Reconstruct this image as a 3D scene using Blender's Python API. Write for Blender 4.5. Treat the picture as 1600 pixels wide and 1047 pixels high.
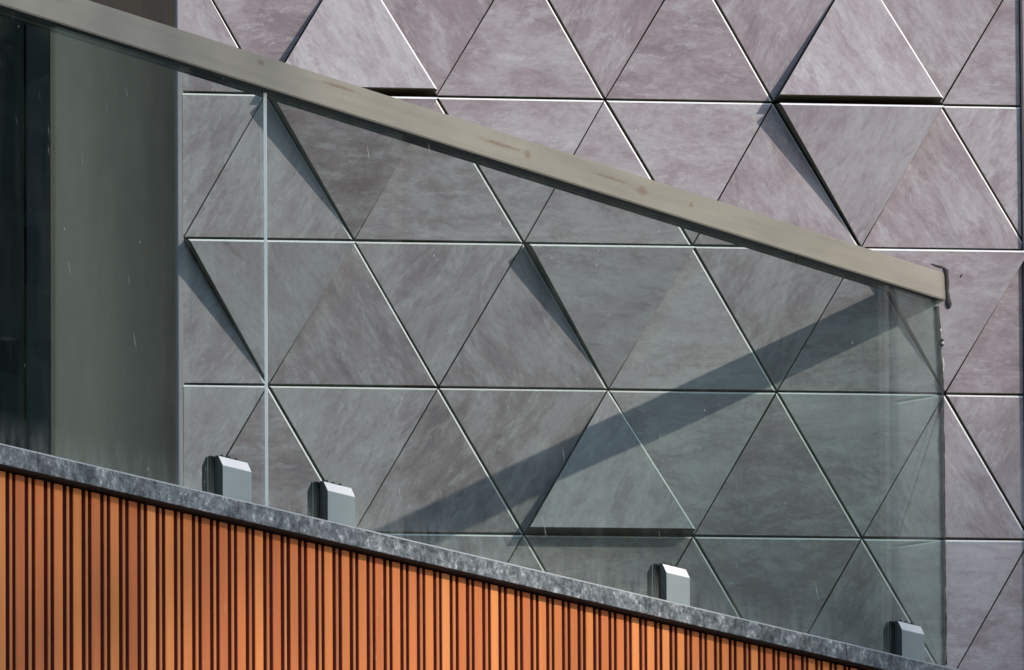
import bpy, bmesh, math, random
from mathutils import Vector, Matrix
random.seed(7)
C = bpy.context.scene
for o in list(bpy.data.objects): bpy.data.objects.remove(o)
Z0 = 4.75                                   # height of the panel row line above the ground

# ------------------------------------------------------------------ camera
right = Vector((0.98640329, -0.16420961, -0.00661479))
up = Vector((-0.01348776, -0.12100361, 0.99256043))
fwd = Vector((0.16378837, 0.97897565, 0.12157318))
cam = bpy.data.cameras.new('camera'); cam_o = bpy.data.objects.new('camera', cam)
C.collection.objects.link(cam_o)
M = Matrix((right, up, -fwd)).transposed().to_4x4()
M.translation = Vector((-3.7753954, -21.517554, -3.1049048 + Z0))
cam_o.matrix_world = M
cam.sensor_width = 36; cam.lens = 19000 / 1600 * 36
cam.clip_start = 0.5; cam.clip_end = 3000
C.camera = cam_o

# ------------------------------------------------------------------ light
SUN = Vector((0.85, -1.0, 0.71)).normalized()        # towards the sun
w = bpy.data.worlds.new('World'); C.world = w; w.use_nodes = True
nt = w.node_tree; nt.nodes.clear()
sky = nt.nodes.new('ShaderNodeTexSky'); sky.sky_type = 'NISHITA'; sky.sun_disc = False
sky.sun_elevation = math.asin(SUN.z); sky.sun_rotation = math.atan2(SUN.x, SUN.y)
sky.air_density = 1.2; sky.dust_density = 0.5; sky.ozone_density = 2.6
bg = nt.nodes.new('ShaderNodeBackground'); bg.inputs[1].default_value = 0.16
ow = nt.nodes.new('ShaderNodeOutputWorld')
nt.links.new(sky.outputs[0], bg.inputs[0]); nt.links.new(bg.outputs[0], ow.inputs[0])
sl = bpy.data.lights.new('sun', 'SUN'); sl.energy = 3.1; sl.angle = math.radians(0.53); sl.color = (1.0, 0.91, 0.80)
so = bpy.data.objects.new('sun', sl); C.collection.objects.link(so)
so.rotation_euler = SUN.to_track_quat('Z', 'Y').to_euler(); so.location = (10, -20, 20)
vs = C.view_settings; vs.view_transform = 'Standard'; vs.look = 'None'; vs.gamma = 1; vs.use_curve_mapping = False
vs.exposure = 0.0
C.cycles.transparent_max_bounces = 24; C.cycles.max_bounces = 8

# ------------------------------------------------------------------ materials
class NT:
    def __init__(s, name):
        s.m = bpy.data.materials.new(name); s.m.use_nodes = True; s.t = s.m.node_tree
        s.b = s.t.nodes['Principled BSDF']; s.out = s.t.nodes['Material Output']
    def n(s, typ, **kw):
        x = s.t.nodes.new(typ)
        for k, v in kw.items():
            if k.startswith('i_'):
                key = k[2:]; key = int(key) if key.isdigit() else key.replace('_', ' ')
                x.inputs[key].default_value = v
            else: setattr(x, k, v)
        return x
    def l(s, a, b): s.t.links.new(a, b)
    def coords(s, which='Object', scale=(1, 1, 1), loc=(0, 0, 0), rot=(0, 0, 0)):
        c = s.n('ShaderNodeTexCoord'); mp = s.n('ShaderNodeMapping')
        mp.inputs['Scale'].default_value = scale; mp.inputs['Location'].default_value = loc; mp.inputs['Rotation'].default_value = rot
        s.l(c.outputs[which], mp.inputs[0]); return mp.outputs[0]
    def noise(s, vec, scale, detail=6, rough=.6, dist=0):
        x = s.n('ShaderNodeTexNoise'); x.inputs['Scale'].default_value = scale; x.inputs['Detail'].default_value = detail
        x.inputs['Roughness'].default_value = rough; x.inputs['Distortion'].default_value = dist
        s.l(vec, x.inputs['Vector']); return x.outputs['Fac']
    def ramp(s, fac, stops):
        r = s.n('ShaderNodeValToRGB'); e = r.color_ramp.elements
        while len(e) < len(stops): e.new(.5)
        for q, (p, c) in zip(e, stops):
            q.position = p; q.color = (c if len(c) == 4 else (*c, 1)) if isinstance(c, tuple) else (c, c, c, 1)
        s.l(fac, r.inputs[0]); return r.outputs[0]
    def mix(s, fac, a, b, mode='MIX'):
        x = s.n('ShaderNodeMix', data_type='RGBA', blend_type=mode)
        for sock, v in ((x.inputs[0], fac), (x.inputs[6], a), (x.inputs[7], b)):
            if isinstance(v, (int, float)): sock.default_value = v
            elif isinstance(v, tuple): sock.default_value = (*v, 1)
            else: s.l(v, sock)
        return x.outputs[2]
    def math(s, op, a, b=0.0, c=None):
        x = s.n('ShaderNodeMath', operation=op)
        for i, v in enumerate((a, b) if c is None else (a, b, c)):
            if isinstance(v, (int, float)): x.inputs[i].default_value = v
            else: s.l(v, x.inputs[i])
        return x.outputs[0]
    def bump(s, h, strength, dist=.002):
        x = s.n('ShaderNodeBump'); x.inputs['Strength'].default_value = strength; x.inputs['Distance'].default_value = dist
        s.l(h, x.inputs['Height']); s.l(x.outputs[0], s.b.inputs['Normal'])
    def set(s, **kw):
        for k, v in kw.items():
            i = s.b.inputs[k.replace('_', ' ')]
            if isinstance(v, tuple): i.default_value = (*v, 1)
            elif isinstance(v, (int, float)): i.default_value = v
            else: s.l(v, i)
        return s.m

def plain(name, col, rough=.6, metal=0, scale=8, amt=.25, spec=.5, stretch=(1, 1, 1)):
    n = NT(name); v = n.coords('Object', stretch); f = n.noise(v, scale, 6, .65)
    c = n.ramp(f, [(.25, tuple(x * (1 - amt) for x in col)), (.75, tuple(min(1, x * (1 + amt)) for x in col))])
    n.bump(n.noise(v, scale * 12, 3, .6), .15)
    return n.set(Base_Color=c, Roughness=rough, Metallic=metal, Specular_IOR_Level=spec)

def m_panel():
    n = NT('mottled_tile')
    uv = n.coords('UV', (1, 1, 1)); st = n.coords('UV', (1.6, 4.6, 1)); st2 = n.coords('UV', (5, 26, 1), (3, 1, 0))
    info = n.n('ShaderNodeObjectInfo')
    a = n.noise(st, 3.4, 12, .76, .15); b = n.noise(n.coords('UV', (1, 1.7, 1), (7, 2, 0)), 8.5, 12, .78, .5); c = n.noise(st2, 2.2, 6, .7, .3); d = n.noise(uv, 110, 6, .8)
    s = n.math('ADD', n.math('MULTIPLY', a, .42), n.math('MULTIPLY', b, .58))
    r = n.n('ShaderNodeMapRange'); n.l(info.outputs['Random'], r.inputs[0]); r.inputs[3].default_value = -.075; r.inputs[4].default_value = .065
    s = n.math('ADD', s, r.outputs[0])
    col = n.ramp(s, [(.36, (.160, .115, .132)), (.45, (.250, .200, .220)), (.51, (.314, .276, .298)), (.63, (.372, .352, .374))])
    fine = n.ramp(c, [(.28, .84), (.50, 1.0), (.72, 1.05)])
    col = n.mix(.5, col, fine, 'MULTIPLY')
    stain = n.ramp(n.noise(n.coords('UV', (1, 2.3, 1), (31, 7, 0)), 6.5, 14, .82, .35), [(.495, 0.0), (.535, 1.0)])
    stain2 = n.ramp(n.noise(n.coords('UV', (1, 1.6, 1), (3, 17, 0)), 2.2, 5, .6, .2), [(.42, .05), (.60, 1.0)])
    col = n.mix(n.math('MULTIPLY', n.math('MULTIPLY', stain, stain2), .62), col, (.205, .138, .165))
    scuff = n.ramp(n.noise(n.coords('UV', (1, 2.6, 1), (12, 23, 0)), 9.0, 14, .86, .3), [(.535, 0.0), (.575, 1.0)])
    col = n.mix(n.math('MULTIPLY', scuff, .38), col, (.44, .43, .445))
    dark = n.ramp(n.noise(n.coords('UV', (2.5, 9, 1), (9, 4, 0)), 3.0, 9, .75, 1.2), [(.56, 1.0), (.66, .68)])
    col = n.mix(.8, col, dark, 'MULTIPLY')
    col = n.mix(.5, col, n.ramp(d, [(.3, .78), (.7, 1.16)]), 'MULTIPLY')
    e = n.noise(n.coords('UV', (10, 45, 1), (5, 5, 0)), 3, 8, .85)
    col = n.mix(.8, col, n.ramp(e, [(.34, .86), (.5, 1.0), (.66, 1.12)]), 'MULTIPLY')
    sp = n.n('ShaderNodeTexVoronoi'); sp.inputs['Scale'].default_value = 34; n.l(uv, sp.inputs['Vector'])
    spk = n.ramp(sp.outputs['Distance'], [(.035, 1.0), (.06, 0.0)])
    gate = n.math('GREATER_THAN', n.noise(uv, 9, 2), .60)
    col = n.mix(n.math('MULTIPLY', spk, gate), col, (.50, .48, .46))
    n.bump(n.math('ADD', c, n.math('MULTIPLY', d, .5)), .10, .0012)
    ro = n.ramp(a, [(.3, .40), (.7, .50)])
    return n.set(Base_Color=col, Roughness=ro, Specular_IOR_Level=.9)

def m_glass(tint=(.864, .918, .895)):
    n = NT('laminated_glass'); t = n.t; t.nodes.remove(n.b)
    geo = n.n('ShaderNodeNewGeometry')
    ior = n.math('ADD', n.math('MULTIPLY', geo.outputs['Backfacing'], 1 / 1.45 - 1.45), 1.45)
    fr = n.n('ShaderNodeFresnel'); n.l(ior, fr.inputs['IOR'])
    tr = n.n('ShaderNodeBsdfTransparent'); tr.inputs[0].default_value = (*tint, 1)
    gl = n.n('ShaderNodeBsdfGlossy'); gl.inputs['Color'].default_value = (.92, 1.0, .98, 1); gl.inputs['Roughness'].default_value = .012
    m1 = n.n('ShaderNodeMixShader'); n.l(fr.outputs[0], m1.inputs[0]); n.l(tr.outputs[0], m1.inputs[1]); n.l(gl.outputs[0], m1.inputs[2])
    # dust film, run marks, scratches and specks
    df = n.n('ShaderNodeBsdfDiffuse'); df.inputs[0].default_value = (.62, .66, .62, 1)
    film = n.ramp(n.noise(n.coords('Object', (5, 1, 1.2)), 3, 6, .6, .4), [(.44, 0.0), (.74, .022)])
    c = n.n('ShaderNodeTexCoord')
    rot = n.n('ShaderNodeMapping'); rot.inputs['Rotation'].default_value = (0, math.radians(-20), 0); n.l(c.outputs['Object'], rot.inputs[0])
    sc = n.n('ShaderNodeMapping'); sc.inputs['Scale'].default_value = (60, 1, 9); n.l(rot.outputs[0], sc.inputs[0])
    scr = n.ramp(n.noise(sc.outputs[0], 1.6, 2, .5), [(.715, 0.0), (.76, .30)])
    v = n.n('ShaderNodeTexVoronoi'); v.inputs['Scale'].default_value = 17; n.l(n.coords('Object', (2.4, .01, 1)), v.inputs['Vector'])
    spk = n.math('MULTIPLY', n.ramp(v.outputs['Distance'], [(.03, .8), (.05, 0.0)]), n.math('GREATER_THAN', n.noise(n.coords('Object', (3, .01, 1), (2, 0, 5)), 3.5, 2), .56))
    sx = n.n('ShaderNodeSeparateXYZ'); n.l(c.outputs['Object'], sx.inputs[0])
    low = n.ramp(n.math('MULTIPLY', n.math('ADD', sx.outputs[2], 1.03), 10), [(0.05, .16), (.55, 0.0)])   # splash line along the foot
    low = n.math('MULTIPLY', low, n.ramp(n.noise(n.coords('Object', (3, 1, 1)), 9, 5, .7), [(.35, 0.0), (.7, 1.0)]))
    dirt = n.math('ADD', n.math('ADD', film, low), n.math('ADD', scr, spk)); dirt = n.math('MULTIPLY', dirt, n.math('GREATER_THAN', sx.outputs[1], -.0130))   # weather side only
    m2 = n.n('ShaderNodeMixShader'); n.l(dirt, m2.inputs[0]); n.l(m1.outputs[0], m2.inputs[1]); n.l(df.outputs[0], m2.inputs[2])
    n.l(m2.outputs[0], n.out.inputs[0]); return n.m

def m_slat():
    n = NT('orange_slat'); c = n.n('ShaderNodeTexCoord'); sx = n.n('ShaderNodeSeparateXYZ'); n.l(c.outputs['Object'], sx.inputs[0])
    q = n.math('DIVIDE', n.math('SUBTRACT', sx.outputs[0], .8275), .068); idx = n.math('ADD', n.math('MULTIPLY', n.math('FLOOR', q), 2.0), n.math('GREATER_THAN', n.math('FRACT', q), .4)); wn = n.n('ShaderNodeTexWhiteNoise', noise_dimensions='1D'); n.l(idx, wn.inputs['W'])
    col = n.ramp(wn.outputs['Value'], [(0, (.56, .160, .060)), (.35, (.66, .208, .072)), (.7, (.76, .260, .080)), (1, (.80, .305, .105))])
    nar = n.math('LESS_THAN', n.math('FRACT', q), .4); col = n.mix(n.math('MULTIPLY', nar, .55), col, (.50, .205, .085))
    g = n.noise(n.coords('Object', (9, 9, .9)), 4, 7, .65, .3); g2 = n.noise(n.coords('Object', (90, 9, 2.2)), 1.5, 5, .6)
    col = n.mix(.8, col, n.ramp(g, [(.3, .86), (.7, 1.10)]), 'MULTIPLY'); col = n.mix(.6, col, n.ramp(g2, [(.3, .88), (.7, 1.08)]), 'MULTIPLY')
    v = n.noise(n.coords('Object', (1, 1, .6), rot=(0, .4, 0)), 38, 3, .5)
    col = n.mix(n.ramp(v, [(.70, 0.0), (.80, .5)]), col, (.70, .40, .24))
    n.bump(g2, .12, .001); return n.set(Base_Color=col, Roughness=.6, Specular_IOR_Level=.2)

def m_stone():
    n = NT('speckled_bluestone'); v = n.coords('Object')
    a = n.noise(v, 13, 8, .75, .8); b = n.noise(n.coords('Object', (1, 1, 1.6)), 46, 8, .82); vo = n.n('ShaderNodeTexVoronoi'); vo.inputs['Scale'].default_value = 120; n.l(v, vo.inputs['Vector'])
    col = n.ramp(b, [(.37, (.055, .064, .072)), (.48, (.140, .157, .172)), (.57, (.24, .26, .275)), (.65, (.62, .63, .62))])
    col = n.mix(.7, col, n.ramp(a, [(.40, .50), (.60, 1.60)]), 'MULTIPLY')
    col = n.mix(n.math('MULTIPLY', n.ramp(vo.outputs['Distance'], [(.10, 1.0), (.22, 0.0)]), n.math('GREATER_THAN', n.noise(v, 24, 3), .55)), col, (.50, .50, .50))
    n.bump(b, .35, .001); return n.set(Base_Color=col, Roughness=n.ramp(b, [(.3, .32), (.7, .6)]), Specular_IOR_Level=.5)

def m_rail():
    n = NT('anodised_rail'); st = n.coords('Object', (.8, 10, 22)); f = n.noise(st, 3, 6, .6)
    col = n.ramp(f, [(.3, (.45, .42, .36)), (.7, (.55, .51, .435))])
    big = n.noise(n.coords('Object', (1.2, 1, 3)), 2.5, 5, .6, .4); col = n.mix(.6, col, n.ramp(big, [(.35, .86), (.65, 1.08)]), 'MULTIPLY')
    # rusty runs left on the face
    c = n.n('ShaderNodeTexCoord'); s = n.n('ShaderNodeSeparateXYZ'); n.l(c.outputs['Object'], s.inputs[0])
    wob = n.math('MULTIPLY', n.math('SUBTRACT', n.noise(n.coords('Object', (60, 1, 60)), 2.5, 6, .8), .45), 3.2)
    tot = None
    for t, z, wt, hz in ((2.09, -.333, .12, .0045), (1.975, -.336, .020, .010), (1.60, -.331, .13, .0035), (1.47, -.336, .034, .0115), (1.25, -.333, .012, .007), (2.75, -.322, .10, .004), (3.065, -.323, .02, .006)):
        dx = n.math('DIVIDE', n.math('SUBTRACT', s.outputs[0], t), wt); dz = n.math('DIVIDE', n.math('SUBTRACT', s.outputs[2], z), hz)
        r = n.math('SQRT', n.math('ADD', n.math('POWER', n.math('ABSOLUTE', dx), 2), n.math('POWER', n.math('ABSOLUTE', dz), 2)))
        mk = n.math('SUBTRACT', 1.0, n.math('ADD', r, wob)); mk = n.n('ShaderNodeClamp') and n.math('MULTIPLY', mk, 2.5)
        mk = n.math('MINIMUM', n.math('MAXIMUM', mk, 0.0), 1.0)
        tot = mk if tot is None else n.math('MAXIMUM', tot, mk)
    col = n.mix(n.math('MULTIPLY', tot, .48), col, (.27, .15, .085))
    n.bump(f, .05, .0006)
    return n.set(Base_Color=col, Roughness=.38, Metallic=.42, Specular_IOR_Level=.5)

def m_leaf(name, a, b):
    n = NT(name); i = n.noise(n.coords('Object'), 1.4, 3, .6); j = n.noise(n.coords('Object'), 11, 2, .5)
    col = n.ramp(n.math('ADD', n.math('MULTIPLY', i, .5), n.math('MULTIPLY', j, .5)), [(.35, a), (.65, b)])
    return n.set(Base_Color=col, Roughness=.6)

TILE = m_panel(); GLASS = m_glass(); SLAT = m_slat(); ARRIS = plain('sunlit_arris', (.40, .42, .43), .4, 0, 60, .25); STONE = m_stone(); RAIL = m_rail()
CHAMF = plain('sunlit_tile_edge', (.90, .88, .88), .3, 0, 30, .08, .6)  # only on edges facing the sun: sunlight put into the colour
RETURN = plain('shaded_tile_return', (.11, .10, .068), .6, 0, 30, .3, .3)  # tile sides and edges turned from the sun: shade put into the colour
BACK = plain('dark_membrane', (.012, .011, .012), .8, 0, 5, .3, .2)
TRIM = plain('lavender_trim', (.31, .285, .31), .5, 0, 10, .12)
PILAS = plain('pinkish_stone', (.27, .22, .23), .5, 0, 9, .15)
BROWN = plain('brown_render', (.50, .32, .21), .75, 0, 5, .28, .3, (2.5, 1, .5))
STEEL = plain('brushed_steel', (.46, .53, .53), .48, .5, 14, .06, .5, (1, 1, 6))
BEVEL = plain('sky_sheen_bevel', (.97, .97, .97), .35, 0, 14, .04, .6)  # near-white stands in for sky reflected by the clamp bevels
RUBBER = plain('black_gasket', (.012, .014, .014), .5, 0, 20, .3)
SEAL = plain('grubby_sealant', (.030, .030, .032), .55, 0, 40, .5)
SMUD = plain('dark_smear', (.035, .032, .034), .7, 0, 40, .5)
PALE = plain('pale_blob', (.62, .60, .55), .5, 0, 40, .2)
EDGE = plain('sunlit_glass_edge', (1.0, 1.0, .93), .12, 0, 30, .05, 1)  # near-white stands in for sunlight reflected inside the pane edge
INTER = plain('glass_interlayer', (.20, .22, .20), .4)
MAROON = plain('maroon_groove', (.13, .020, .013), .7, 0, 20, .3, .2)
DARKWIN = plain('dark_glazing', (.006, .010, .012), .2, 0, 3, .3, .12)
DARKFR = plain('dark_frame', (.020, .022, .026), .45, 0, 10, .2)
CURT = plain('dark_curtain', (.022, .050, .030), .8, 0, 3, .7, .2, (9, 9, .15))
CONC = plain('added_column_concrete', (.22, .265, .245), .6, 0, 6, .12)
RENDER = plain('grey_render', (.30, .29, .28), .75, 0, 2, .12)
PAVE = plain('paving', (.20, .19, .175), .8, 0, .8, .2)
BARK = plain('bark', (.09, .065, .045), .85, 0, 9, .35)
LEAF = m_leaf('green_leaves', (.030, .062, .018), (.085, .13, .036)); LEAF2 = m_leaf('dark_leaves', (.014, .034, .012), (.05, .075, .022))

# ------------------------------------------------------------------ helpers
def tag(o, label=None, cat=None, group=None, kind=None):
    if label: o['label'] = label
    if cat: o['category'] = cat
    if group: o['group'] = group
    if kind: o['kind'] = kind
    return o
def empty(name, loc=(0, 0, 0), rz=0.0, **kw):
    o = bpy.data.objects.new(name, None); C.collection.objects.link(o); o.location = loc; o.rotation_euler = (0, 0, rz)
    o.empty_display_size = .1
    return tag(o, **kw)
def mesh(name, verts, faces, mats, parent=None, fm=None, loc=(0, 0, 0), smooth=False):
    me = bpy.data.meshes.new(name); me.from_pydata([tuple(v) for v in verts], [], faces); me.update()
    for m in (mats if isinstance(mats, (list, tuple)) else [mats]): me.materials.append(m)
    if fm:
        for p, i in zip(me.polygons, fm): p.material_index = i
    if smooth:
        for p in me.polygons: p.use_smooth = True
    o = bpy.data.objects.new(name, me); C.collection.objects.link(o); o.location = loc
    if parent: o.parent = parent
    return o
def box_geo(x0, x1, y0, y1, z0, z1, vs_=None, fs_=None):
    vs_ = [] if vs_ is None else vs_; fs_ = [] if fs_ is None else fs_; b = len(vs_)
    vs_ += [(x0, y0, z0), (x1, y0, z0), (x1, y1, z0), (x0, y1, z0), (x0, y0, z1), (x1, y0, z1), (x1, y1, z1), (x0, y1, z1)]
    fs_ += [tuple(b + k for k in f) for f in ((0, 3, 2, 1), (4, 5, 6, 7), (0, 1, 5, 4), (1, 2, 6, 5), (2, 3, 7, 6), (3, 0, 4, 7))]
    return vs_, fs_
def bevel(o, wd=.002, seg=2):
    bm = bmesh.new(); bm.from_mesh(o.data); bmesh.ops.recalc_face_normals(bm, faces=bm.faces)
    bmesh.ops.bevel(bm, geom=list(bm.edges), offset=wd, segments=seg, affect='EDGES', clamp_overlap=True); bm.to_mesh(o.data); bm.free()
    return o
def box(name, x0, x1, y0, y1, z0, z1, mat, parent=None, bev=0):
    v, f = box_geo(x0, x1, y0, y1, z0, z1); o = mesh(name, v, f, mat, parent)
    return bevel(o, bev) if bev else o
def extrude(name, poly, x0f, x1, mat, parent=None, bev=0, fm=None):
    """poly in (o,z), swept along local x from x0f(o) to x1"""
    n = len(poly); v = [(x0f(a), a, b) for a, b in poly] + [(x1, a, b) for a, b in poly]
    f = [(i, (i + 1) % n, n + (i + 1) % n, n + i) for i in range(n)] + [tuple(range(n))[::-1], tuple(range(n, 2 * n))]
    o = mesh(name, v, f, mat, parent, fm=fm)
    bm = bmesh.new(); bm.from_mesh(o.data); bmesh.ops.recalc_face_normals(bm, faces=bm.faces)
    if bev: bmesh.ops.bevel(bm, geom=[e for e in bm.edges], offset=bev, segments=2, affect='EDGES', clamp_overlap=True)
    bm.to_mesh(o.data); bm.free(); return o
def blob(name, pts, r, mat, parent, flat=1.0):
    """lumpy bead along a polyline (x,y,z)"""
    bm = bmesh.new(); rng = random.Random(len(pts) * 7 + int(abs(pts[0][2]) * 1e4)); rings = []
    for k, p in enumerate(pts):
        p = Vector(p); d = (Vector(pts[min(k + 1, len(pts) - 1)]) - Vector(pts[max(k - 1, 0)])).normalized()
        a = d.orthogonal().normalized(); b = d.cross(a); rr = (r[k] if isinstance(r, (list, tuple)) else r) * rng.uniform(.8, 1.25)
        rings.append([bm.verts.new(p + (a * math.cos(q) + b * math.sin(q)) * rr) for q in [math.tau * i / 8 for i in range(8)]])
    for A, B in zip(rings, rings[1:]):
        for i in range(8): bm.faces.new((A[i], A[(i + 1) % 8], B[(i + 1) % 8], B[i]))
    bm.faces.new(rings[0][::-1]); bm.faces.new(rings[-1]); me = bpy.data.meshes.new(name); bm.to_mesh(me); bm.free()
    me.materials.append(mat); o = bpy.data.objects.new(name, me); C.collection.objects.link(o); o.parent = parent
    for p in me.polygons: p.use_smooth = True
    return o

# ------------------------------------------------------------------ ground
v = []; f = []; N = 24; R = 900
g = mesh('ground', [(-R, -R, 0), (R, -R, 0), (R, R, 0), (-R, R, 0)], [(0, 1, 2, 3)], PAVE); tag(g, kind='structure')

# ------------------------------------------------------------------ panelled wall
SP, RH = .3107, .2649
ROWOFF = {-1: .0023, 0: -.0016, 1: .0023, 2: .0, 3: -.0006}
WL, WR = -.7755, .7680
def V(j, k):                                   # lattice vertex: row j (down), index k (half steps on odd rows)
    return (SP * k + ROWOFF.get(j, 0), -RH * j)
def clip(poly, xc, keep_gt):
    out = []
    for i in range(len(poly)):
        a, b = poly[i], poly[(i + 1) % len(poly)]; ia = (a[0] > xc) == keep_gt; ib = (b[0] > xc) == keep_gt
        if ia: out.append(a)
        if ia != ib: t = (xc - a[0]) / (b[0] - a[0]); out.append((xc, a[1] + t * (b[1] - a[1])))
    return out
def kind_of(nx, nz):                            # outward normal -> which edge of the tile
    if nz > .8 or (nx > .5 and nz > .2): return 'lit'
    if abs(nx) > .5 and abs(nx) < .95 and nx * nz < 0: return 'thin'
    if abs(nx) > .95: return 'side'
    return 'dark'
def inset(poly, dd):
    n = len(poly); A = sum(poly[i][0] * poly[(i + 1) % n][1] - poly[(i + 1) % n][0] * poly[i][1] for i in range(n))
    if A < 0: poly = poly[::-1]
    L = []
    for i in range(n):
        a, b = poly[i], poly[(i + 1) % n]; dx, dy = b[0] - a[0], b[1] - a[1]; l = math.hypot(dx, dy)
        if l < 1e-6: return None
        nx, ny = -dy / l, dx / l; d = dd[kind_of(-nx, -ny)]; L.append(((a[0] + nx * d, a[1] + ny * d), (dx / l, dy / l)))
    out = []
    for i in range(n):
        (p, u), (q, w_) = L[i - 1], L[i]; den = u[0] * w_[1] - u[1] * w_[0]
        if abs(den) < 1e-6: return None
        t = ((q[0] - p[0]) * w_[1] - (q[1] - p[1]) * w_[0]) / den; out.append((p[0] + u[0] * t, p[1] + u[1] * t))
    return out
wall = empty('panelled_wall', (0, 0, Z0 - RH), label='tall wall of mauve grey triangular tiles, several tipped out, behind the glass railing', cat='wall')
box('wall_core', WL + .25, WR + .001, .034, .62, RH - Z0 + .002, 4.2, BACK, wall)
RAISED_DOWN = {(0, -2), (0, 1), (1, -2.5), (1, -.5), (1, 1.5), (-2, 0), (4, -1.0)}
RAISED_UP = {(0, -2), (0, 1), (3, -.5)}         # row of the base line, index of its left end
LIFT = .043
def panel(tri, apex_z, raised, seed, LIFT=LIFT):
    rng = random.Random(seed)
    poly = clip(clip(tri, WL, True), WR, False)
    if len(poly) < 3: return
    xs = [p[0] for p in poly]
    if max(xs) - min(xs) < .012: return
    gap = dict(lit=.0014, dark=.0014, thin=.0007, side=.0004) if not raised else dict(lit=.0016, dark=.0024, thin=.0016, side=.0004)
    outer = inset(poly, gap)
    if outer is None or abs(sum(outer[i][0] * outer[(i + 1) % len(outer)][1] - outer[(i + 1) % len(outer)][0] * outer[i][1] for i in range(len(outer)))) < 4e-4: return
    ch = .0022; inner = inset(outer, dict(lit=.0030, dark=.0016, thin=.0006, side=.0004))
    if inner is None: return
    back = outer; n = len(outer)
    cx = sum(p[0] for p in outer) / n; cz = sum(p[1] for p in outer) / n
    ang = math.asin(LIFT / RH) if raised else 0
    sgn = 1 if raised >= 0 else -1
    tx, tz = rng.uniform(-.006, .006), rng.uniform(-.006, .006)
    wob = [(rng.uniform(-.0004, .0004), rng.uniform(-.0004, .0004)) for _ in outer]
    outer = [(p[0] + w_[0], p[1] + w_[1]) for p, w_ in zip(outer, wob)]; inner = [(p[0] + w_[0] * 1.3, p[1] + w_[1] * 1.3) for p, w_ in zip(inner, wob)]; back = outer
    def place(p, y):
        x, z = p; dz = z - apex_z
        if raised:                              # hinge about the level line through the apex
            s = 1 if dz > 0 else -1; a = ang * s
            return (x, y * math.cos(a) - abs(dz) * math.sin(ang), apex_z + dz * math.cos(a) - (y - .0) * 0 + (s * math.sin(ang)) * (y - .012) * 1.0)
        return (x, y + (x - cx) * tx + dz * tz, z)
    vv = [place(p, 0) for p in inner] + [place(p, ch) for p in outer] + [place(p, .014) if not raised else (p[0], .014, p[1]) for p in outer] + [(p[0], .0335, p[1]) for p in back]
    fc = [tuple(range(n))]; fm = [0]
    for r_ in range(3):
        for i in range(n):
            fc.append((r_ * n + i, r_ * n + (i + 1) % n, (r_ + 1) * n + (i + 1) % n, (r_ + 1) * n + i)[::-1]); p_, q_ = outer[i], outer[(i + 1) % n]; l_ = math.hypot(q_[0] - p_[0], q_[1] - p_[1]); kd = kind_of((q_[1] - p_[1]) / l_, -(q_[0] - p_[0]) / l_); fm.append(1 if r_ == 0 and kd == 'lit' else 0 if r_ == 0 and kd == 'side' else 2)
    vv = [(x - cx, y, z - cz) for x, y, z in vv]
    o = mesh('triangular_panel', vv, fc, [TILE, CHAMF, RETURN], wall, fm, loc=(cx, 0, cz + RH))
    bm = bmesh.new(); bm.from_mesh(o.data); bmesh.ops.recalc_face_normals(bm, faces=bm.faces)
    bm.faces.ensure_lookup_table()
    if bm.faces[0].normal.y > 0: bmesh.ops.reverse_faces(bm, faces=bm.faces)
    uvl = bm.loops.layers.uv.new('UVMap'); a = rng.choice((0, 0, 60, 60, -60)) + rng.uniform(-4, 4); a = math.radians(a)
    ox, oz = rng.uniform(0, 40), rng.uniform(0, 40)
    for fce in bm.faces:
        for lp in fce.loops:
            x, z = lp.vert.co.x, lp.vert.co.z; lp[uvl].uv = (x * math.cos(a) + z * math.sin(a) + ox, -x * math.sin(a) + z * math.cos(a) + oz)
    bm.to_mesh(o.data); bm.free()
    if raised: o['label'] = 'tile tipped out from the wall'
    return o
for j in range(-3, 5):
    odd = j % 2
    for q in range(-4, 5):
        k = q + .5 * odd
        a, b = V(j, k), V(j, k + 1); ap = ((V(j + 1, k + .5)))
        panel([a, b, ap], ap[1], (j, k) in RAISED_DOWN, 1000 + j * 40 + q, .028 if (j, k) == (1, 1.5) else LIFT)          # pointing down
        kk = q + .5 * (1 - odd)                                                   # base on row j+1
        a, b = V(j + 1, kk), V(j + 1, kk + 1); ap = V(j, kk + .5)
        panel([a, b, ap], ap[1], (j + 1, kk) in RAISED_UP, 3000 + j * 40 + q)
box('edge_trim', WL - .0092, WL + .0022, .0006, .033, -3.8, 4.2, TRIM, wall, .0015)
box('backing_board', WL + .001, WL + .249, .034, .045, RH - Z0 + .002, 4.2, BACK, wall)
low = box('lower_cladding', WL + .002, WR, .002, .033, -3.8, -RH * 5 + RH - .004, RENDER, wall)
upc = box('upper_cladding', WL + .002, WR, .002, .033, RH * 3 + RH + .004, 4.2, RENDER, wall)

pil = empty('wall_pilaster', (.82, 0, 0), label='narrow pinkish upright strip at the right hand end of the tiled wall', cat='pilaster')
box('face_panel', -.0508, -.032, -.0125, .03, .01, 9.2, PILAS, pil, .002)
box('core', -.048, -.034, .031, .6, .01, 9.2, BACK, pil)

rw = empty('added_dark_window', (1.9, 0, 0), label='unseen dark bay added to darken the glass reflection, beyond the pinkish upright strip', cat='window')  # out of view, added to keep the reflection in the railing glass dark
box('pane', -1.11, 1.26, .05, .06, .1, 9.0, DARKWIN, rw)  # part of the added unseen bay
for x in (.47, 1.225): box('added_mullion', x, x + .04, 0.0, .049, .1, 9.0, DARKFR, rw, .003)
for z in (.05, 2.6, 9.0): box('added_rail_bar', -1.11, 1.265, -.004, .045, z, z + .06, DARKFR, rw, .003)
box('dark_interior', -1.11, 1.26, .3, .6, .1, 9.0, BACK, rw)

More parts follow.
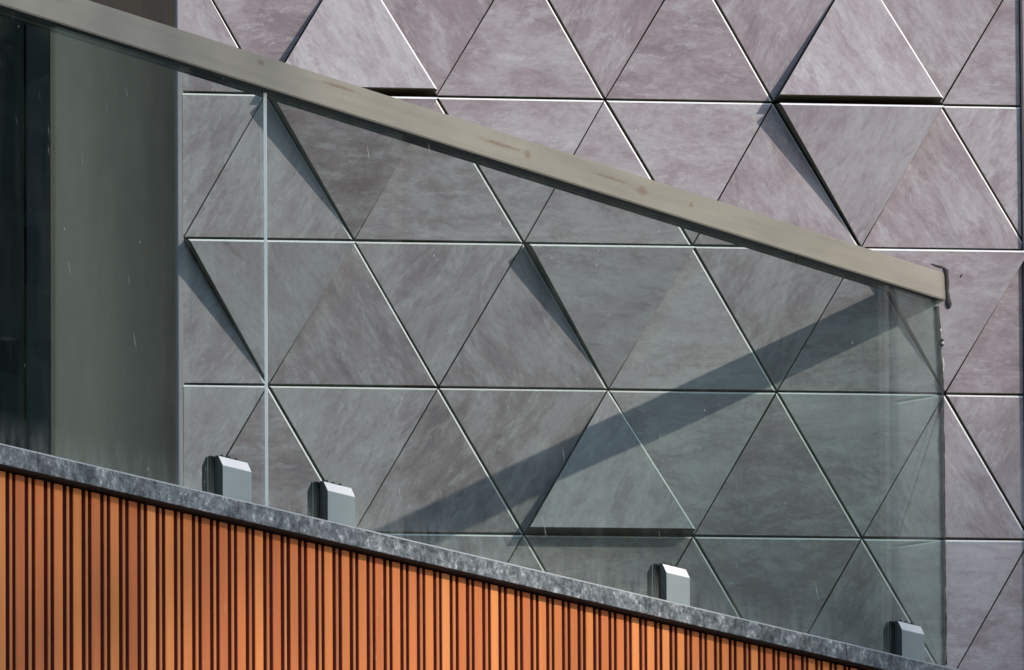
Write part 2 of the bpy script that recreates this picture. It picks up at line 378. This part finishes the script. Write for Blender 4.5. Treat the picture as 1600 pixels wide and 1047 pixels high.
def lathe(name, prof, loc, mat, parent=None, seg=32):
    v, f = [], []
    for r_, z in prof:
        v += [(r_ * math.cos(math.tau * i / seg), r_ * math.sin(math.tau * i / seg), z) for i in range(seg)]
    for k in range(len(prof) - 1):
        for i in range(seg): f.append((k * seg + i, k * seg + (i + 1) % seg, (k + 1) * seg + (i + 1) % seg, (k + 1) * seg + i))
    f.append(tuple(range(seg))[::-1]); f.append(tuple(range((len(prof) - 1) * seg, len(prof) * seg)))
    return mesh(name, v, f, mat, parent, loc=loc, smooth=True)
col = lathe('added_round_column', [(.34, 0), (.34, .08), (.30, .10), (.30, 9.0), (.34, 9.02), (.34, 9.2)], (3.655, .375, 0), CONC, seg=64)  # out of view, added to shape a reflection gradient in the railing glass
tag(col, 'unseen round column added to grade the glass reflection, beyond the added dark bay', 'column')

# ------------------------------------------------------------------ recess at the left
pw = empty('recessed_wall', (-.8, .6, 0), label='plain dark brown rendered wall in a shaded recess left of the tiles', cat='wall')
box('render_face', -.138, .27, 0, .25, 0, 9.2, BROWN, pw)
gd = empty('dark_door', (-1.55, .6, 0), label='dark tall glazed door with hanging curtain at the far left behind the railing', cat='door')
box('pane', -.75, .565, .02, .03, 2.4, 8.4, DARKWIN, gd)
for x in (-.78, -.1, .568): box('frame', x, x + .042, 0.0, .05, 2.35, 8.45, DARKFR, gd, .003)
v, f = [], []; n = 60
for i in range(n + 1):
    x = -.75 + 1.31 * i / n; y = .09 + .02 * math.sin(i * 1.35) + .008 * math.sin(i * 3.1); v += [(x, y, 2.4), (x, y, 8.4)]
f = [(2 * i, 2 * i + 2, 2 * i + 3, 2 * i + 1) for i in range(n)]
cu = mesh('curtain', v, f, CURT, gd)
box('dark_interior', -.8, .6, .2, .25, 2.3, 8.5, BACK, gd)
bw = box('side_building_wall', -6.5, -2.345, .6, .85, 0, 9.2, RENDER); tag(bw, 'grey rendered wall left of the dark glazed door', 'wall')

# ------------------------------------------------------------------ balustrade frame: local x = along towards camera, y = outwards, z up
E = Vector((-.53617592, -.84410626, 0)); RZ = math.atan2(E.y, E.x); X0 = .633
MIT = -.6352
par = empty('slatted_parapet', (X0, 0, Z0), RZ, label='balcony parapet clad in vertical orange slats under a speckled grey stone coping', cat='parapet')
P = .068; T0 = .8275
v, f, fm = [], [], []
yf, ym, yb = -.010, -.0103, -.023; zt, zb = -1.0700, -2.25
pts = []                                        # profile along t
k = -14
while T0 + P * k < 5.2:
    e = T0 + P * k                              # high-t edge of a wide slat
    jit = random.Random(k).uniform(-.0012, .0012)
    # going down from e: wide, groove, narrow, groove
    seq = [(e + jit, 1), (e - .0308, 0), (e - .0458 + jit * .6, 2), (e - .0553 - jit * .6, 0)]
    for t, s in seq: pts.append((t, s))
    k += 1
pts = [p for p in pts if p[0] > .01]; pts.sort(key=lambda p: -p[0])
prof = []
lvl = yb
for t, s in pts:
    y = {0: yb, 1: yf, 2: ym}[s]; prof.append((t, lvl, 0)); prof.append((t, y, 0)); lvl = y
for i, (t, y, _) in enumerate(prof): v += [(t, y, zb), (t, y, zt)]
for i in range(len(prof) - 1):
    f.append((2 * i, 2 * i + 1, 2 * i + 3, 2 * i + 2)); same = prof[i][1] == prof[i + 1][1]
    fm.append(0 if same and prof[i][1] > yb else 1)
sl_ = mesh('slat_cladding', v, f, [SLAT, MAROON], par, fm)
bm = bmesh.new(); bm.from_mesh(sl_.data)
bmesh.ops.bevel(bm, geom=[e for e in bm.edges if abs(e.verts[0].co.z - e.verts[1].co.z) > .5 and e.verts[0].co.y > yb + .001], offset=.0008, segments=2, affect='EDGES'); bm.to_mesh(sl_.data); bm.free()
box('backing_board', .03, 5.2, -.030, -.0235, zb, -1.0660, BACK, par)
extrude('parapet_core', [(-.031, zb), (-.031, zt + .001), (-.18, zt + .001), (-.18, zb)], lambda o: MIT * o, 5.2, RENDER, par)
copo, copt, copb = .014, -1.0336, -1.0655
def cop(t0, t1):
    pr = [(copo, copb + .0008), (copo, copt - .0028), (copo - .0026, copt), (-.20, copt), (-.20, copb), (copo - .001, copb)]
    x0 = (lambda o: MIT * o + .0005) if t0 is None else (lambda o: t0)
    o = extrude('coping_stone', pr, x0, t1, [STONE, ARRIS], par)
    bm = bmesh.new(); bm.from_mesh(o.data); bm.normal_update()
    top = [e for e in bm.edges if abs(e.verts[0].co.x - e.verts[1].co.x) > .2 and min(v_.co.y for v_ in e.verts) > 0 and min(v_.co.z for v_ in e.verts) > -1.045]
    for fc in bm.faces:
        if fc.normal.y > .3 and fc.normal.z > .3: fc.material_index = 1   # lit top edge, its light painted in as a paler stone colour
    bm.to_mesh(o.data); bm.free(); return o
cop(None, .5702); cop(.5726, 1.6879); cop(1.6903, 2.8074); cop(2.8098, 3.9264); cop(3.9288, 5.21)
box('coping_shade_strip', .03, 5.2, -.0228, copo - .0035, copb - .0022, copb - .0001, BACK, par)  # dark strip added in place of the shade under the coping
# balcony floor behind
slab = mesh('balcony_floor', [], [], RENDER)
vv = [(X0 + E.x * 5.2, E.y * 5.2), (X0 - .25, 0), (X0 - .25, .6), (-6.5, .6), (-6.5, E.y * 5.2)]
zz = (Z0 - 2.45, Z0 - 2.255); nn = len(vv)
me = bpy.data.meshes.new('balcony_floor'); me.from_pydata([(x, y, z) for z in zz for x, y in vv], [], [tuple(range(nn)), tuple(range(nn, 2 * nn))] + [(i, (i + 1) % nn, nn + (i + 1) % nn, nn + i) for i in range(nn)])
me.materials.append(RENDER); slab.data = me; tag(slab, 'grey concrete balcony floor slab behind the slatted parapet', 'floor slab')

# ------------------------------------------------------------------ glass railing
gr = empty('glass_railing', (X0, 0, Z0), RZ, label='railing of two clear glass panes with a tan metal handrail and four steel clamps', cat='railing')
extrude('handrail', [(0, -.361), (0, -.3108), (-.052, -.3108), (-.052, -.361), (-.036, -.361), (-.036, -.350), (-.007, -.350), (-.007, -.361)], lambda o: MIT * o - .001, 5.2, [RAIL, RUBBER], gr, .0016)
for p in bpy.data.objects['handrail'].data.polygons:
    if p.normal.z < -.5: p.material_index = 1      # underside faces painted black for their shade, along with the channel lining
box('rail_gasket', .03, 5.2, -.0352, -.0078, -.3595, -.3505, RUBBER, gr)
go, gi = -.0105, -.0160
def pane(t0, t1, mit):
    zlo, zhi = -1.0338, -.352
    x0 = (lambda o: MIT * o + .004) if mit else (lambda o: t0)
    return extrude('glass_pane', [(go, zlo), (go, zhi), (gi, zhi), (gi, zlo)], x0, t1, GLASS, gr)
pr_ = pane(0, 3.0180, True); pl_ = pane(3.0305, 5.2, False)
for pn, t, s in ((pr_, 3.0180, 1),):
    x0, x1 = (t + .0002, t + .0014) if s > 0 else (t - .0014, t - .0002)
    box('sunlit_edge_strip', x0, x1, gi + .0002, go - .0002, -1.0335, -.365, EDGE, pn)
rng = random.Random(3)
bead = [(MIT * -.013 + .0035 + .028 * max(0, .53 - .372 - i * .0123) / RH / .844 + rng.uniform(-.0003, .0003), -.013 + rng.uniform(-.0005, .0005), -.372 - i * .0123) for i in range(54)]
blob('sealant_bead', bead, [.0036 + .0004 * math.sin(i * .7) for i in range(54)], SEAL, gr)
# smeared sealant round the end of the handrail, on the face of the tile
def wallpt(x, z, y=-.001):                      # point on the face of the tipped tile -> railing local
    out = .028 * max(0, z + .53) / RH; y -= out; x -= .17 * out
    d = Vector((x - X0, y, 0)); return (d.x * E.x + d.y * E.y, d.x * -E.y + d.y * E.x, z)
for pp, r in (([(.620, -.302), (.6255, -.307), (.6262, -.318), (.6268, -.330), (.6272, -.345), (.6285, -.358), (.630, -.368), (.6295, -.375)], [.002, .0045, .0032, .0038, .0030, .0055, .0050, .0025]),
              ([(.598, -.2955), (.608, -.2985), (.619, -.3010)], [.0010, .0016, .0020]),
              ([(.652, -.318), (.655, -.313)], [.0018, .0008]), ([(.6165, -.430), (.617, -.437), (.6165, -.444)], [.002, .006, .002])):
    blob('sealant_smear', [wallpt(x, z, -.001 if i else 0) for i, (x, z) in enumerate(pp)], r, SMUD, gr)
blob('sealant_blob', [wallpt(.6165, -.4365, -.006), wallpt(.618, -.441, -.006)], [.0035, .003], PALE, gr)
blob('sealant_blob', [wallpt(.6125, -.413, -.004), wallpt(.6145, -.418, -.004)], [.0018, .002], PALE, gr)
blob('sealant_thread', [wallpt(.6165, -.465, -.006), wallpt(.6185, -.478, -.007), wallpt(.617, -.488, -.007), wallpt(.621, -.498, -.006)], [.0009, .0011, .0012, .0008], PALE, gr)
for t, dz in ((2.335, .004), (.745, .012)):
    blob('sealant_drip', [(t, -.004, -.360), (t + .004, -.003, -.3635), (t + .006, -.003, -.3635 - dz)], [.0022, .002, .0012], RUBBER, gr)

def clamp(t0, t1):
    cl = empty('glass_clamp', ((t0 + t1) / 2, -.013, 0)); cl.parent = gr; hw = (t1 - t0) / 2
    for s in (1, -1):
        a, b = .0085, .0180                     # inner and outer distance from the glass centre
        zb_, z1, z2 = -1.0337, -.9835, -.9685
        pr = [(s * a, zb_), (s * b, zb_), (s * b, z1), (s * (b - .0072), z2), (s * (a + .0006), z2), (s * a, z2 - .0008)]
        o = extrude('clamp_plate', pr, lambda o_: -hw, hw, [STEEL, BEVEL, DARKFR], cl, .0004)
        for p in o.data.polygons:
            if abs(p.normal.x) > .8: p.material_index = 2           # steel ends painted dark for shade and dark reflections
            if p.normal.z > .25 and abs(p.normal.y) > .25 and p.center.z > z1 - .001: p.material_index = 1
        box('gasket', -hw + .003, hw - .003, min(s * .0035, s * .0083), max(s * .0035, s * .0083), zb_, z2 + .0012, RUBBER, cl)
    for q in (-.028, .0, .026): blob('gasket_tail', [(q, .004, -.969), (q + .006, .006, -.9655), (q + .013, .003, -.968)], [.001, .0018, .001], RUBBER, cl)
    return cl
for t0, t1 in ((3.117, 3.228), (2.710, 2.820), (1.282, 1.388), (.161, .2740)): clamp(t0, t1)

# ------------------------------------------------------------------ trees standing off to the side: they shade part of the balcony
def tree(name, x, y, zc, R_, n, leaf, label, group, seed, mat=LEAF, squash=1.0, sz=.10):
    rng = random.Random(seed); root = empty(name, (x, y, 0), label=label, cat='tree', group=group)
    bm = bmesh.new()
    def limb(a, b, r0, r1, seg=7):
        a, b = Vector(a), Vector(b); d = (b - a).normalized(); u = d.orthogonal().normalized(); w_ = d.cross(u)
        A = [bm.verts.new(a + (u * math.cos(q) + w_ * math.sin(q)) * r0) for q in [math.tau * i / seg for i in range(seg)]]
        B = [bm.verts.new(b + (u * math.cos(q) + w_ * math.sin(q)) * r1) for q in [math.tau * i / seg for i in range(seg)]]
        for i in range(seg): bm.faces.new((A[i], A[(i + 1) % seg], B[(i + 1) % seg], B[i]))
    base = zc - R_ * squash * .55; limb((0, 0, 0), (.1, .05, base), .22 * R_ / 2.4, .13 * R_ / 2.4); limb((.1, .05, base), (0, 0, zc + R_ * .3), .13 * R_ / 2.4, .03)
    ends = []
    for i in range(9):
        a = rng.uniform(0, math.tau); h = rng.uniform(base, zc + R_ * .1); e = (math.cos(a) * R_ * .7, math.sin(a) * R_ * .7, h + rng.uniform(.3, .9) * R_ * .6); limb((.07, .03, h), e, .055, .012, 5)
    me = bpy.data.meshes.new('trunk'); bm.to_mesh(me); bm.free(); me.materials.append(BARK); t = bpy.data.objects.new('trunk', me); C.collection.objects.link(t); t.parent = root
    cl = []
    for i in range(60):
        while True:
            p = Vector((rng.uniform(-1, 1), rng.uniform(-1, 1), rng.uniform(-1, 1)))
            if p.length < 1: break
        cl.append((p * R_ * .82, rng.uniform(.16, .34) * R_))
    v, f = [], []
    for i in range(n):
        c, r = rng.choice(cl); d = Vector((rng.gauss(0, 1), rng.gauss(0, 1), rng.gauss(0, 1))).normalized() * r * rng.random() ** .4
        p = c + d; p.z *= squash; p.z += zc
        nrm = Vector((rng.gauss(0, 1), rng.gauss(0, 1), rng.gauss(0, 1) + .8)).normalized(); u = nrm.orthogonal().normalized(); u.rotate(Matrix.Rotation(rng.uniform(0, 6.3), 3, nrm)); w_ = nrm.cross(u)
        s = sz * rng.uniform(.6, 1.3); b = len(v)
        v += [p - u * s, p + w_ * s * .45, p + u * s, p - w_ * s * .45]; f.append((b, b + 1, b + 2, b + 3))
    mesh('crown', v, f, mat, root); return root
S1 = Vector((0, 0, 1)).cross(SUN).normalized(); S2 = SUN.cross(S1)
def along(a, b, k):                             # point k metres up the sun ray, a across and b above it
    return S1 * a + S2 * b + SUN * k + Vector((0, 0, Z0))
a = along(.66, -2.12, 24); tree('shade_tree', a[0], a[1], a[2], 2.15, 6800, 0, 'tall broad leafed tree standing nearest the building corner out on the right', 'trees in front of the building', 5, sz=.07)
a = along(-.62, -2.35, 28); tree('shade_tree', a[0], a[1], a[2], 1.25, 950, 0, 'thin sparse tree standing behind the tall broad leafed one', 'trees in front of the building', 6, sz=.07)
a = along(-3.7, -1.35, 31); tree('shade_tree', a[0], a[1], a[2], 2.35, 2700, 0, 'shorter broad leafed tree standing in front of the balcony end', 'trees in front of the building', 9, sz=.085)
for i, (x, y, r) in enumerate(((8.2, 3.6, 2.6), (12.5, 8.5, 3.4), (9.5, .2, 2.0), (17, 5, 3.6))):
    tree('dark_tree', x, y, 4.2 + r * .5, r, 6500, 0, ['dense dark tree right beside the added round column', 'large dark tree farthest behind the building corner', 'small dark tree nearest the added dark bay', 'large dark tree farthest off to the right'][i], 'dark trees beyond the building end', 20 + i, LEAF2, 1.5, .17)
for i, (x, y, r) in enumerate(((-9, -34, 4.2), (-1, -38, 4.6), (7, -36, 4.2), (-17, -30, 4.0))):
    tree('street_tree', x, y, 5.0, r, 6000, 0, ['spreading tree across the street, second from the left', 'tallest spreading tree across the street, third from the left', 'spreading tree across the street, rightmost of the row', 'spreading tree across the street, leftmost of the row'][i], 'trees across the street', 40 + i, LEAF2, 1.1, .24)
